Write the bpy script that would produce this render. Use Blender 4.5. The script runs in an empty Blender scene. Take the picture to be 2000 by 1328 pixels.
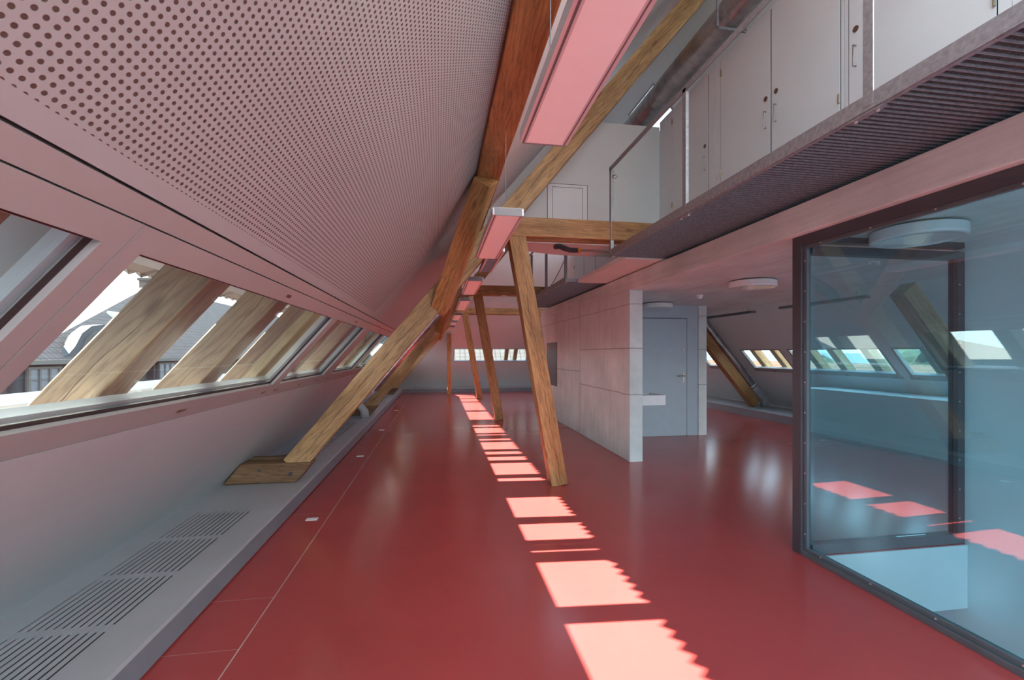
import bpy, bmesh, math, random
from mathutils import Vector, Matrix, noise
random.seed(7)
SC = bpy.context.scene
COL = SC.collection
# ------------------------------------------------------------ camera / light
cd = bpy.data.cameras.new('camera'); cam = bpy.data.objects.new('camera', cd); COL.objects.link(cam)
cam.location = (0, 0, 1.5); cam.rotation_euler = (math.radians(90), 0, -math.atan(143/890))
cd.sensor_width = 36; cd.lens = 36*890/2000; cd.shift_y = 0.013; cd.clip_start = 0.02; cd.clip_end = 500
SC.camera = cam
SC.view_settings.view_transform = 'Standard'; SC.view_settings.look = 'None'
SC.view_settings.gamma = 1; SC.view_settings.use_curve_mapping = False
SC.view_settings.exposure = 0.15
SUN = Vector((1.46, -0.16, -1.0))
sd = bpy.data.lights.new('sun', 'SUN'); sun = bpy.data.objects.new('sun', sd); COL.objects.link(sun)
sun.location = (-15, 5, 14); sun.rotation_euler = SUN.to_track_quat('-Z', 'Y').to_euler()
sd.energy = 60.0; sd.angle = math.radians(0.5); sd.color = (1.0, 0.87, 0.72)
W = bpy.data.worlds.new('world'); SC.world = W; W.use_nodes = True
wn, wl = W.node_tree.nodes, W.node_tree.links; wn.clear()
wo = wn.new('ShaderNodeOutputWorld'); bg = wn.new('ShaderNodeBackground'); wl.new(bg.outputs[0], wo.inputs[0])
tcw = wn.new('ShaderNodeTexCoord'); sepw = wn.new('ShaderNodeSeparateXYZ'); wl.new(tcw.outputs['Generated'], sepw.inputs[0])
rw = wn.new('ShaderNodeValToRGB'); wl.new(sepw.outputs[2], rw.inputs[0])
rw.color_ramp.elements[0].position = 0.0; rw.color_ramp.elements[0].color = (0.20, 0.27, 0.32, 1)
rw.color_ramp.elements[1].position = 0.02; rw.color_ramp.elements[1].color = (0.58, 0.85, 1.0, 1)
e = rw.color_ramp.elements.new(0.6); e.color = (0.40, 0.66, 0.95, 1)
nzw = wn.new('ShaderNodeTexNoise'); nzw.inputs['Scale'].default_value = 3.0; nzw.inputs['Detail'].default_value = 5
wl.new(tcw.outputs['Generated'], nzw.inputs['Vector'])
rc = wn.new('ShaderNodeValToRGB'); wl.new(nzw.outputs[0], rc.inputs[0])
rc.color_ramp.elements[0].position = 0.45; rc.color_ramp.elements[1].position = 0.6
mulw = wn.new('ShaderNodeMath'); mulw.operation = 'MULTIPLY'
gtw = wn.new('ShaderNodeMath'); gtw.operation = 'GREATER_THAN'; gtw.inputs[1].default_value = 0.0; wl.new(sepw.outputs[2], gtw.inputs[0])
wl.new(rc.outputs[0], mulw.inputs[0]); wl.new(gtw.outputs[0], mulw.inputs[1])
mxw = wn.new('ShaderNodeMix'); mxw.data_type = 'RGBA'; wl.new(mulw.outputs[0], mxw.inputs[0])
wl.new(rw.outputs[0], mxw.inputs[6]); mxw.inputs[7].default_value = (0.95, 1.0, 1.0, 1)
wl.new(mxw.outputs[2], bg.inputs[0]); bg.inputs[1].default_value = 5.2

# ------------------------------------------------------------ constants
XR = 3.1; CS, SN = 0.655, 0.7556
def SL(t, h, y): return Vector((-2.17 + CS*t - SN*h, y, 0.17 + SN*t + CS*h))
def SRt(t, h, y):
    p = SL(t, h, y); return Vector((2*XR - p.x, y, p.z))
def SH(t, h, x): return Vector((x, 18.5 - CS*t + SN*h, 0.17 + SN*t + CS*h))
FR = [5.0, 10.15, 15.2]      # roof frames

# ------------------------------------------------------------ material kit
class NT:
    def __init__(s, name):
        s.m = bpy.data.materials.new(name); s.m.use_nodes = True
        s.n = s.m.node_tree.nodes; s.l = s.m.node_tree.links
        s.b = s.n['Principled BSDF']; s.out = s.n['Material Output']
        s._tc = None
    def obj(s):
        if not s._tc: s._tc = s.n.new('ShaderNodeTexCoord')
        return s._tc.outputs['Object']
    def sep(s, v=None):
        q = s.n.new('ShaderNodeSeparateXYZ'); s.l.new(v or s.obj(), q.inputs[0]); return q.outputs
    def math(s, op, a, b=None, c=None, clamp=False):
        q = s.n.new('ShaderNodeMath'); q.operation = op; q.use_clamp = clamp
        for i, x in enumerate((a, b, c)):
            if x is None: continue
            if isinstance(x, (int, float)): q.inputs[i].default_value = x
            else: s.l.new(x, q.inputs[i])
        return q.outputs[0]
    def mapping(s, scale, loc=(0,0,0), v=None):
        q = s.n.new('ShaderNodeMapping'); q.inputs['Scale'].default_value = scale
        if isinstance(loc, tuple): q.inputs['Location'].default_value = loc
        else: s.l.new(loc, q.inputs['Location'])
        s.l.new(v or s.obj(), q.inputs[0]); return q.outputs[0]
    def noise(s, scale, detail=4, rough=0.55, v=None, out=0):
        q = s.n.new('ShaderNodeTexNoise'); q.inputs['Scale'].default_value = scale
        q.inputs['Detail'].default_value = detail; q.inputs['Roughness'].default_value = rough
        s.l.new(v or s.obj(), q.inputs['Vector']); return q.outputs[out]
    def ramp(s, f, stops):
        q = s.n.new('ShaderNodeValToRGB'); s.l.new(f, q.inputs[0]); cr = q.color_ramp
        while len(cr.elements) < len(stops): cr.elements.new(0.5)
        for e_, (p, c) in zip(cr.elements, stops):
            e_.position = p; e_.color = (c if isinstance(c, tuple) else (c, c, c)) + (1,)
        return q.outputs[0]
    def mix(s, f, a, b, mode='MIX'):
        q = s.n.new('ShaderNodeMix'); q.data_type = 'RGBA'; q.blend_type = mode
        for i, x in ((0, f), (6, a), (7, b)):
            if isinstance(x, (int, float)): q.inputs[i].default_value = x
            elif isinstance(x, tuple): q.inputs[i].default_value = x + (1,)
            else: s.l.new(x, q.inputs[i])
        return q.outputs[2]
    def set(s, col=None, rough=None, metal=None, spec=None):
        for k, x in (('Base Color', col), ('Roughness', rough), ('Metallic', metal), ('Specular IOR Level', spec)):
            if x is None: continue
            if isinstance(x, tuple): s.b.inputs[k].default_value = x + (1,)
            elif isinstance(x, (int, float)): s.b.inputs[k].default_value = x
            else: s.l.new(x, s.b.inputs[k])
        return s
    def bump(s, h, strength=0.2, dist=0.01):
        q = s.n.new('ShaderNodeBump'); q.inputs['Strength'].default_value = strength; q.inputs['Distance'].default_value = dist
        s.l.new(h, q.inputs['Height']); s.l.new(q.outputs[0], s.b.inputs['Normal']); return s
    def near(s, v, c, w):           # 1 where |v-c|<w
        return s.math('LESS_THAN', s.math('ABSOLUTE', s.math('SUBTRACT', v, c)), w)

def plain(name, col, rough=0.6, metal=0.0, var=0.06, scale=6.0, bump=0.0):
    t = NT(name); n = t.noise(scale, 5)
    c = t.ramp(n, [(0.3, tuple(x*(1-var) for x in col)), (0.7, tuple(min(1, x*(1+var)) for x in col))])
    t.set(c, rough, metal)
    if bump: t.bump(t.noise(scale*12, 3), bump, 0.002)
    return t.m

def wood(name, dark, mid, light, crack=True):
    t = NT(name)
    oi = t.n.new('ShaderNodeObjectInfo').outputs['Random']
    cmb = t.n.new('ShaderNodeCombineXYZ')
    off = t.math('MULTIPLY', oi, 37.0); t.l.new(off, cmb.inputs[0]); t.l.new(off, cmb.inputs[1]); t.l.new(off, cmb.inputs[2])
    v = t.mapping((0.45, 4.0, 4.0), cmb.outputs[0])
    n1 = t.noise(1.6, 6, 0.65, v)
    wv = t.n.new('ShaderNodeTexWave'); wv.wave_type = 'BANDS'; wv.bands_direction = 'DIAGONAL'
    wv.inputs['Scale'].default_value = 4.2; wv.inputs['Distortion'].default_value = 16.0; wv.inputs['Detail'].default_value = 4.0
    wv.inputs['Detail Scale'].default_value = 0.8; wv.inputs['Detail Roughness'].default_value = 0.6
    t.l.new(v, wv.inputs['Vector'])
    base = t.ramp(n1, [(0.25, dark), (0.5, mid), (0.75, light)])
    rings = t.ramp(wv.outputs['Fac'], [(0.0, 0.38), (0.25, 0.85), (0.6, 1.05), (1.0, 1.1)])
    c = t.mix(0.42, base, rings, 'MULTIPLY')
    fine = t.noise(3.0, 5, 0.75, t.mapping((1.2, 45, 45), cmb.outputs[0]))
    c = t.mix(0.5, c, t.ramp(fine, [(0.3, 0.45), (0.7, 1.15)]), 'MULTIPLY')
    dirt = t.noise(1.1, 5, 0.7, t.mapping((1.0, 2.0, 2.0), cmb.outputs[0]))
    c = t.mix(0.6, c, t.ramp(dirt, [(0.35, 0.5), (0.65, 1.1)]), 'MULTIPLY')
    # knots
    vo = t.n.new('ShaderNodeTexVoronoi'); vo.inputs['Scale'].default_value = 1.0
    t.l.new(t.mapping((2.2, 6.0, 6.0), cmb.outputs[0]), vo.inputs['Vector'])
    kn = t.ramp(vo.outputs['Distance'], [(0.05, 1.0), (0.17, 0.0)])
    c = t.mix(t.math('MULTIPLY', kn, 0.75), c, tuple(x*0.35 for x in dark))
    h = t.math('MULTIPLY', wv.outputs['Fac'], 0.5)
    if crack:
        s = t.sep(); nx = t.noise(1.3, 3, 0.6, t.mapping((1.0, 0.0, 0.0), cmb.outputs[0]))
        o = t.math('MULTIPLY', t.math('SUBTRACT', nx, 0.5), 0.16)
        wdt = t.math('MULTIPLY', t.noise(2.2, 2, 0.5, t.mapping((1, 0, 0), cmb.outputs[0])), 0.0050)
        k = t.math('LESS_THAN', t.math('ABSOLUTE', t.math('SUBTRACT', s[2], o)), t.math('SUBTRACT', wdt, 0.0012))
        k2 = t.math('LESS_THAN', t.math('ABSOLUTE', t.math('ADD', s[1], o)), t.math('SUBTRACT', wdt, 0.0022))
        k = t.math('MAXIMUM', k, k2)
        c = t.mix(k, c, (0.015, 0.008, 0.005)); h = t.math('SUBTRACT', h, t.math('MULTIPLY', k, 2.0))
    t.set(c, 0.55, 0, 0.35); t.bump(h, 0.25, 0.004); return t.m

M = {}
M['timber'] = wood('old timber', (0.30, 0.115, 0.035), (0.54, 0.26, 0.10), (0.72, 0.43, 0.20))
M['rafter'] = wood('weathered rafter', (0.13, 0.09, 0.06), (0.22, 0.165, 0.105), (0.30, 0.24, 0.165))
M['strut'] = wood('pale strut timber', (0.30, 0.15, 0.06), (0.56, 0.34, 0.16), (0.74, 0.50, 0.28))
M['oldblock'] = wood('weathered block', (0.09, 0.05, 0.03), (0.24, 0.13, 0.065), (0.38, 0.23, 0.13))
M['paleposts'] = wood('pale timber', (0.28, 0.15, 0.06), (0.46, 0.27, 0.12), (0.62, 0.42, 0.2))
M['white'] = plain('white paint', (0.72, 0.71, 0.70), 0.7, var=0.03, scale=2)
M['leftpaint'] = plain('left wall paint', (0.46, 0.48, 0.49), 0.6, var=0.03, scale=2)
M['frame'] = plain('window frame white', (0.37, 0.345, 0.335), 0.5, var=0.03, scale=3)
M['cab'] = plain('cabinet white', (0.82, 0.80, 0.82), 0.55, var=0.02, scale=2)
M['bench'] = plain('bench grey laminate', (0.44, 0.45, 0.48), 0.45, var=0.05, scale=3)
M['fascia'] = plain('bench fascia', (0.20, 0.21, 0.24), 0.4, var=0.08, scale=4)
M['black'] = plain('dark slot', (0.02, 0.018, 0.018), 0.7)
M['groove'] = plain('groove', (0.10, 0.06, 0.04), 0.8)
M['gasket'] = plain('dark gasket', (0.03, 0.012, 0.012), 0.5)
M['anth'] = plain('anthracite steel', (0.085, 0.085, 0.10), 0.4, 0.3, var=0.08)
M['anth2'] = plain('anthracite rail', (0.16, 0.18, 0.20), 0.35, 0.5, var=0.08)
M['steel'] = plain('galvanised steel', (0.33, 0.33, 0.35), 0.5, 0.5, var=0.22, scale=40)
M['screw'] = plain('bright screw', (0.75, 0.72, 0.70), 0.3, 0.8)
M['brass'] = plain('hinge metal', (0.32, 0.26, 0.16), 0.4, 0.8)
M['brown'] = plain('brown lock cap', (0.15, 0.07, 0.04), 0.5)
M['handle'] = plain('nickel handle', (0.35, 0.32, 0.30), 0.35, 0.8)
M['lampbody'] = plain('lamp aluminium', (0.62, 0.60, 0.62), 0.4, 0.2, var=0.02)
M['capgrey'] = plain('end cap grey', (0.26, 0.24, 0.25), 0.5)
M['lampgroove'] = plain('lamp groove', (0.16, 0.15, 0.17), 0.5)
M['diff'] = plain('lamp diffuser', (0.95, 0.93, 0.93), 0.35, var=0.02)
M['drum'] = plain('drum lamp', (0.75, 0.75, 0.76), 0.12, var=0.01)
M['stair'] = plain('stair wall paint', (0.66, 0.74, 0.76), 0.6, var=0.02)
M['pipe'] = plain('grey pipe', (0.30, 0.24, 0.22), 0.5)
M['darkpipe'] = plain('dark elbow', (0.06, 0.05, 0.06), 0.5)
M['orange'] = plain('orange collar', (0.65, 0.25, 0.05), 0.5)
M['flex'] = plain('grey duct wrap', (0.42, 0.44, 0.45), 0.6, 0.2)
M['bluegrey'] = plain('blue grey panel', (0.40, 0.47, 0.53), 0.5, var=0.03)
M['board'] = plain('dark grey board', (0.11, 0.13, 0.15), 0.35)
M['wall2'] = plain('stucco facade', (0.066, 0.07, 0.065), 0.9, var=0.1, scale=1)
M['stone'] = plain('stone trim', (0.10, 0.10, 0.09), 0.8)
M['slate'] = plain('zinc sill', (0.55, 0.62, 0.68), 0.35, 0.3)
M['slate2'] = plain('dark slate cladding', (0.035, 0.045, 0.05), 0.7)
M['leaf'] = plain('foliage', (0.014, 0.028, 0.014), 0.8, var=0.5, scale=0.8)
M['bark'] = plain('bark', (0.1, 0.07, 0.05), 0.9)

def mk_tiles(name, a, b, sx=3.3, axis=1):
    t = NT(name); s = t.sep()
    w1 = t.math('FRACT', t.math('MULTIPLY', s[axis], sx)); w2 = t.math('FRACT', t.math('MULTIPLY', s[2], 4.0))
    k = t.math('MAXIMUM', t.math('LESS_THAN', w1, 0.16), t.math('LESS_THAN', w2, 0.12))
    c = t.ramp(t.noise(1.5, 5), [(0.3, a), (0.7, b)])
    t.set(t.mix(k, c, tuple(x*0.4 for x in a)), 0.8); return t.m
M['tiles'] = mk_tiles('clay tiles', (0.045, 0.020, 0.010), (0.065, 0.033, 0.019))
M['tilesgrey'] = mk_tiles('grey brown tiles', (0.075, 0.06, 0.052), (0.11, 0.088, 0.075))
M['tilespale'] = mk_tiles('pale tiles', (0.055, 0.055, 0.055), (0.075, 0.075, 0.072), 3.0, 0)

def mk_floor():
    t = NT('red floor'); s = t.sep()
    n = t.noise(0.9, 6, 0.6); n2 = t.noise(14, 4, 0.7)
    c = t.ramp(n, [(0.3, (0.42, 0.060, 0.060)), (0.7, (0.47, 0.071, 0.069))])
    c = t.mix(0.25, c, t.ramp(n2, [(0.3, 0.93), (0.7, 1.05)]), 'MULTIPLY')
    # seams: pale long joint and cross joints beside the bench, scratches
    lft = t.math('LESS_THAN', s[0], -1.0)
    k = t.near(s[0], -1.0, 0.0035)
    cr = None
    for yy in (1.62, 2.5, 3.0, 4.5, 6.9, 9.0):
        q = t.near(s[1], yy, 0.0025); cr = q if cr is None else t.math('MAXIMUM', cr, q)
    k = t.math('MAXIMUM', t.math('MULTIPLY', k, t.ramp(t.noise(3, 3), [(0.3, 0.35), (0.55, 1.0)])), t.math('MULTIPLY', t.math('MULTIPLY', cr, lft), 0.35))
    c = t.mix(k, c, (0.62, 0.45, 0.40))
    # fine scuffs
    r = 0.2
    t.set(c, r, 0, 0.5); return t.m
M['floor'] = mk_floor()

def mk_perf():
    t = NT('perforated acoustic panel'); s = t.sep()
    fy = t.math('SUBTRACT', t.math('FRACT', t.math('MULTIPLY', s[1], 49.0)), 0.5)
    fx = t.math('SUBTRACT', t.math('FRACT', t.math('MULTIPLY', s[0], 52.0)), 0.5)
    d = t.math('SQRT', t.math('ADD', t.math('MULTIPLY', fy, fy), t.math('MULTIPLY', fx, fx)))
    k = t.math('SUBTRACT', 1.0, t.math('MULTIPLY', t.math('SUBTRACT', d, 0.20), 12.0), clamp=True)
    k = t.math('MULTIPLY', k, t.math('GREATER_THAN', s[0], 0.05))
    k = t.math('MULTIPLY', k, t.math('LESS_THAN', s[1], 4.86))
    c = t.mix(k, (0.40, 0.39, 0.39), (0.10, 0.06, 0.05))
    t.set(c, 0.75); t.bump(t.math('SUBTRACT', 1.0, k), 0.6, 0.004); return t.m
M['perf'] = mk_perf()

def mk_concrete(name, wall):
    t = NT(name); s = t.sep()
    a, b = (0.56, 0.59, 0.58), (0.75, 0.78, 0.77)
    n = t.noise(1.6, 7, 0.62); c = t.ramp(n, [(0.3, a), (0.7, b)])
    st = t.noise(2.0, 5, 0.7, t.mapping((0.5, 9.0, 0.5) if wall else (9.0, 0.5, 9.0)))
    c = t.mix(0.5, c, t.ramp(st, [(0.3, 0.72), (0.7, 1.15)]), 'MULTIPLY')
    pores = t.noise(80, 2, 0.5); c = t.mix(t.ramp(pores, [(0.24, 0.45), (0.31, 0.0)]), c, (0.12, 0.11, 0.10))
    h = st
    if wall:
        wob = t.math('MULTIPLY', t.math('SUBTRACT', t.noise(3, 3), 0.5), 0.03)
        z = t.math('ADD', s[2], wob); nearw = t.math('LESS_THAN', s[1], 8.2)
        k = t.math('MAXIMUM', t.near(z, 1.57, 0.008), t.near(z, 0.93, 0.008)); k = t.math('MULTIPLY', k, nearw)
        k2 = t.math('MULTIPLY', t.near(z, 1.16, 0.008), t.math('GREATER_THAN', s[1], 8.2))
        k = t.math('MAXIMUM', t.math('MAXIMUM', k, k2), t.near(s[1], 8.2, 0.012))
        up = t.math('MULTIPLY', t.near(z, 2.18, 0.01), 0.6); k = t.math('MAXIMUM', k, up)
        c = t.mix(t.math('MULTIPLY', k, 0.55), c, (0.15, 0.14, 0.13)); h = t.math('SUBTRACT', st, k)
    t.set(c, 0.75); t.bump(h, 0.25, 0.006); return t.m
M['conc'] = mk_concrete('board marked concrete', True)
M['conc2'] = mk_concrete('concrete slab', False)

def mk_glass(name, tint, ior=1.5, rough=0.0):
    t = NT(name); t.n.remove(t.b)
    tr = t.n.new('ShaderNodeBsdfTransparent'); tr.inputs[0].default_value = tint + (1,)
    gl = t.n.new('ShaderNodeBsdfGlossy'); gl.inputs['Roughness'].default_value = rough; gl.inputs['Color'].default_value = (0.9, 1.0, 1.0, 1)
    fr = t.n.new('ShaderNodeFresnel'); gm = t.n.new('ShaderNodeNewGeometry')
    t.l.new(t.math('ADD', t.math('MULTIPLY', gm.outputs['Backfacing'], 1.0/ior-ior), ior), fr.inputs[0])
    mx = t.n.new('ShaderNodeMixShader'); t.l.new(fr.outputs[0], mx.inputs[0]); t.l.new(tr.outputs[0], mx.inputs[1]); t.l.new(gl.outputs[0], mx.inputs[2])
    t.l.new(mx.outputs[0], t.out.inputs[0]); return t.m
M['glass'] = mk_glass('window glass', (0.97, 0.995, 0.99), 1.45)
M['tglass'] = mk_glass('green tinted glass', (0.80, 0.96, 1.0), 1.9)

def mk_duct():
    t = NT('spiral duct metal')
    t.set(t.ramp(t.noise(8, 4), [(0.3, (0.30, 0.29, 0.30)), (0.7, (0.48, 0.46, 0.46))]), 0.3, 0.85); return t.m
M['duct'] = mk_duct()

# ------------------------------------------------------------ mesh kit
def link(name, verts, faces, mat, parent=None, smooth=False, loc=None):
    me = bpy.data.meshes.new(name)
    if loc is not None: verts = [Vector(v) - Vector(loc) for v in verts]
    me.from_pydata([tuple(v) for v in verts], [], faces); me.validate(); me.update()
    bm = bmesh.new(); bm.from_mesh(me); bmesh.ops.recalc_face_normals(bm, faces=bm.faces); bm.to_mesh(me); bm.free()
    if smooth:
        for p in me.polygons: p.use_smooth = True
    me.materials.append(M[mat] if isinstance(mat, str) else mat)
    o = bpy.data.objects.new(name, me); COL.objects.link(o)
    if loc is not None: o.location = loc
    if parent is not None:
        o.parent = parent
        if loc is None and parent.type == 'EMPTY': o.matrix_parent_inverse = parent.matrix_basis.inverted()
        elif parent.type != 'EMPTY' or loc is not None: o.matrix_parent_inverse = wm(parent).inverted()
    return o
def wm(o):
    m = o.matrix_basis.copy()
    if o.parent: m = wm(o.parent) @ o.matrix_parent_inverse @ m
    return m
class MB:
    def __init__(s): s.v = []; s.f = []
    def add(s, vs, fs):
        k = len(s.v); s.v += [Vector(v) for v in vs]; s.f += [tuple(i+k for i in f) for f in fs]; return s
    def box(s, x0, x1, y0, y1, z0, z1):
        vs = [(x, y, z) for x in (x0, x1) for y in (y0, y1) for z in (z0, z1)]
        return s.add(vs, [(0,1,3,2),(4,6,7,5),(0,4,5,1),(2,3,7,6),(0,2,6,4),(1,5,7,3)])
    def hexa(s, p):     # 8 points: bottom 4 then top 4
        return s.add(p, [(0,3,2,1),(4,5,6,7),(0,1,5,4),(1,2,6,5),(2,3,7,6),(3,0,4,7)])
    def prism(s, poly, y0, y1):          # polygon in xz extruded along y
        n = len(poly); vs = [(x, y0, z) for x, z in poly] + [(x, y1, z) for x, z in poly]
        return s.add(vs, [tuple(range(n)), tuple(range(2*n-1, n-1, -1))] + [(i, (i+1)%n, (i+1)%n+n, i+n) for i in range(n)])
    def prismz(s, poly, z0, z1):
        n = len(poly); vs = [(x, y, z0) for x, y in poly] + [(x, y, z1) for x, y in poly]
        return s.add(vs, [tuple(range(n)), tuple(range(2*n-1, n-1, -1))] + [(i, (i+1)%n, (i+1)%n+n, i+n) for i in range(n)])
    def sbox(s, S, t0, t1, h0, h1, y0, y1):      # box laid on a slope
        return s.hexa([S(t0,h0,y0), S(t1,h0,y0), S(t1,h0,y1), S(t0,h0,y1), S(t0,h1,y0), S(t1,h1,y0), S(t1,h1,y1), S(t0,h1,y1)])
    def cyl(s, a, b, r, n=16, r2=None):
        a, b = Vector(a), Vector(b); d = (b-a).normalized(); u = d.orthogonal().normalized(); w = d.cross(u); r2 = r if r2 is None else r2
        vs = [a + (u*math.cos(2*math.pi*i/n) + w*math.sin(2*math.pi*i/n))*r for i in range(n)] + [b + (u*math.cos(2*math.pi*i/n) + w*math.sin(2*math.pi*i/n))*r2 for i in range(n)]
        return s.add(vs, [tuple(range(n)), tuple(range(2*n-1, n-1, -1))] + [(i, (i+1)%n, (i+1)%n+n, i+n) for i in range(n)])
    def tube(s, pts, r, n=16, ridge=0.0, pitch=0.12):
        pts = [Vector(p) for p in pts]; L = [0]
        for i in range(1, len(pts)): L.append(L[-1] + (pts[i]-pts[i-1]).length)
        rings = []
        if ridge:
            st = []
            q = 0.0
            while q < L[-1]:
                st += [(q, r), (q+pitch-0.012, r), (q+pitch-0.009, r+ridge), (q+pitch-0.003, r+ridge)]; q += pitch
            st = [x for x in st if x[0] <= L[-1]] + [(L[-1], r)]
        else: st = [(l, r) for l in L]
        up = None; vs = []
        for l, rr in st:
            i = 0
            while i < len(L)-2 and l > L[i+1] + 1e-9: i += 1
            p = pts[i] + (pts[i+1]-pts[i]) * ((l-L[i])/(L[i+1]-L[i])); d = (pts[i+1]-pts[i]).normalized()
            if not ridge and 0 < i and abs(l-L[i]) < 1e-9: d = ((pts[i]-pts[i-1]).normalized()+d).normalized()
            up = d.orthogonal().normalized() if up is None else (up - d*up.dot(d)).normalized()
            w = d.cross(up)
            vs += [p + (up*math.cos(2*math.pi*k/n) + w*math.sin(2*math.pi*k/n))*rr for k in range(n)]
        m = len(st); fs = [tuple(range(n)), tuple(range(m*n-1, (m-1)*n-1, -1))]
        for j in range(m-1): fs += [(j*n+k, j*n+(k+1)%n, (j+1)*n+(k+1)%n, (j+1)*n+k) for k in range(n)]
        return s.add(vs, fs)
    def sheet(s, S, ts, ys, holes, h0, h1):
        T = sorted(set(list(ts) + [a for q in holes for a in q[:2]])); Y = sorted(set(list(ys) + [a for q in holes for a in q[2:]]))
        solid = {}
        for i in range(len(T)-1):
            for j in range(len(Y)-1):
                tm, ym = (T[i]+T[i+1])/2, (Y[j]+Y[j+1])/2
                solid[i, j] = not any(q[0] < tm < q[1] and q[2] < ym < q[3] for q in holes)
        for (i, j), ok in solid.items():
            if not ok: continue
            a = [S(T[i],h0,Y[j]), S(T[i+1],h0,Y[j]), S(T[i+1],h0,Y[j+1]), S(T[i],h0,Y[j+1])]
            b = [S(T[i],h1,Y[j]), S(T[i+1],h1,Y[j]), S(T[i+1],h1,Y[j+1]), S(T[i],h1,Y[j+1])]
            fs = [(0,1,2,3), (7,6,5,4)]
            for (di, dj), f in (((-1,0),(3,0,4,7)), ((1,0),(1,2,6,5)), ((0,-1),(0,1,5,4)), ((0,1),(2,3,7,6))):
                if not solid.get((i+di, j+dj), False): fs.append(f)
            s.add(a+b, fs)
        return s
    def build(s, name, mat, parent=None, smooth=False, loc=None, bevel=0.0, weld=False):
        o = link(name, s.v, s.f, mat, parent, smooth, loc)
        if weld:
            bm = bmesh.new(); bm.from_mesh(o.data); bmesh.ops.remove_doubles(bm, verts=bm.verts, dist=1e-5)
            bmesh.ops.recalc_face_normals(bm, faces=bm.faces); bm.to_mesh(o.data); bm.free()
        if bevel:
            m = o.modifiers.new('bevel', 'BEVEL'); m.width = bevel; m.segments = 2; m.limit_method = 'ANGLE'
        return o
def tag(o, label=None, cat=None, group=None, kind=None):
    if label: o['label'] = label
    if cat: o['category'] = cat
    if group: o['group'] = group
    if kind: o['kind'] = kind
    return o
def struct(o, label, cat): return tag(o, label, cat, kind='structure')
def thing(name, loc, label, cat, group=None, kind=None):
    o = bpy.data.objects.new(name, None); COL.objects.link(o); o.location = loc; o.empty_display_size = 0.1
    return tag(o, label, cat, group, kind)
def beam(name, p0, p1, w, h, mat='timber', up=(0,0,1), parent=None, rough=0.004, seg=0.25, bev=0.008):
    p0, p1 = Vector(p0), Vector(p1); L = (p1-p0).length; x = (p1-p0).normalized()
    z = Vector(up); z = (z - x*z.dot(x)).normalized(); y = z.cross(x)
    n = max(2, int(L/seg)); vs = []; fs = []; sd_ = random.uniform(0, 99)
    for i in range(n+1):
        for a, b in ((-1,-1),(1,-1),(1,1),(-1,1)):
            nz = noise.noise_vector(Vector((i*0.6+sd_, a*3.1, b*2.7)))
            vs.append(Vector((L*i/n, a*w/2 + nz.y*rough, b*h/2 + nz.z*rough)))
    fs = [(0,1,2,3), (4*n+3, 4*n+2, 4*n+1, 4*n)]
    for i in range(n):
        for k in range(4): fs.append((4*i+k, 4*i+(k+1)%4, 4*i+4+(k+1)%4, 4*i+4+k))
    o = link(name, vs, fs, mat)
    o.matrix_basis = Matrix.Translation(p0) @ Matrix((x, y, z)).transposed().to_4x4()
    if parent is not None: o.parent = parent; o.matrix_parent_inverse = wm(parent).inverted()
    if bev:
        m = o.modifiers.new('bevel', 'BEVEL'); m.width = bev; m.segments = 2; m.limit_method = 'ANGLE'; m.angle_limit = 0.6
    return o

# ------------------------------------------------------------ SETTING
fb = MB()
def flat(t, h, y): return Vector((t, y, -h))
fb.sheet(flat, (-2.2, 8.4), (-2.5, 18.6), [(2.74, 4.2, -2.6, 2.98)], 0, 0.49)
struct(fb.build('floor', 'floor', weld=True), 'glossy red seamless floor with a stair opening behind the glass', 'floor')
yb, ye = -2.5, 18.6
YW = [(-1.1, 1.22), (1.36, 3.63), (3.77, 5.12), (5.48, 6.80), (6.92, 8.22), (8.5, 9.9), (10.5, 12.0), (12.2, 14.2), (14.4, 16.2)]
# lower left lining
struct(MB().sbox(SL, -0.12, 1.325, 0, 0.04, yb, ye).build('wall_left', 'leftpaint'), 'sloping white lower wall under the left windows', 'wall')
# perforated lining: own local frame so that the hole grid follows the panel
def slope_panel(name, mat, t0, t1, y0, y1, label, S=SL):
    o = MB().box(0, t1-t0, y0, y1, 0, 0.03).build(name, mat)
    a = S(t0, 0, 0); d = (S(t1, 0, 0) - a).normalized(); yv = Vector((0,1,0)); zv = (S(t0, 1, 0) - a).normalized()
    o.matrix_basis = Matrix.Translation(a) @ Matrix((d, yv, zv)).transposed().to_4x4()
    return struct(o, label, 'ceiling')
slope_panel('ceiling', 'perf', 2.262, 3.80, yb, ye, 'sloping white perforated acoustic ceiling on the left')
struct(MB().sheet(SL, (4.12, 8.05), (yb, ye), [(4.3, 7.9, yb+0.1, 1.0)], 0, 0.03).build('ceiling', 'white', weld=True), 'plain white sloping ceiling above the long purlin', 'ceiling')
w = thing('window_31', SL(6, 0, -0.7), 'added unseen roof opening above and behind the camera, daylight for the cupboards', 'window', kind='structure')
MB().sbox(SL, 4.3, 7.9, 0.01, 0.018, yb+0.1, 1.0).build('pane', 'glass', w)  # out-of-view glazed opening, added to bring daylight onto cupboards and hatch wall
struct(MB().sbox(SL, 2.195, 2.254, 0, 0.03, yb, ye).build('trim_1', 'frame'), 'white trim band between left windows and perforated ceiling', 'trim')
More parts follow.
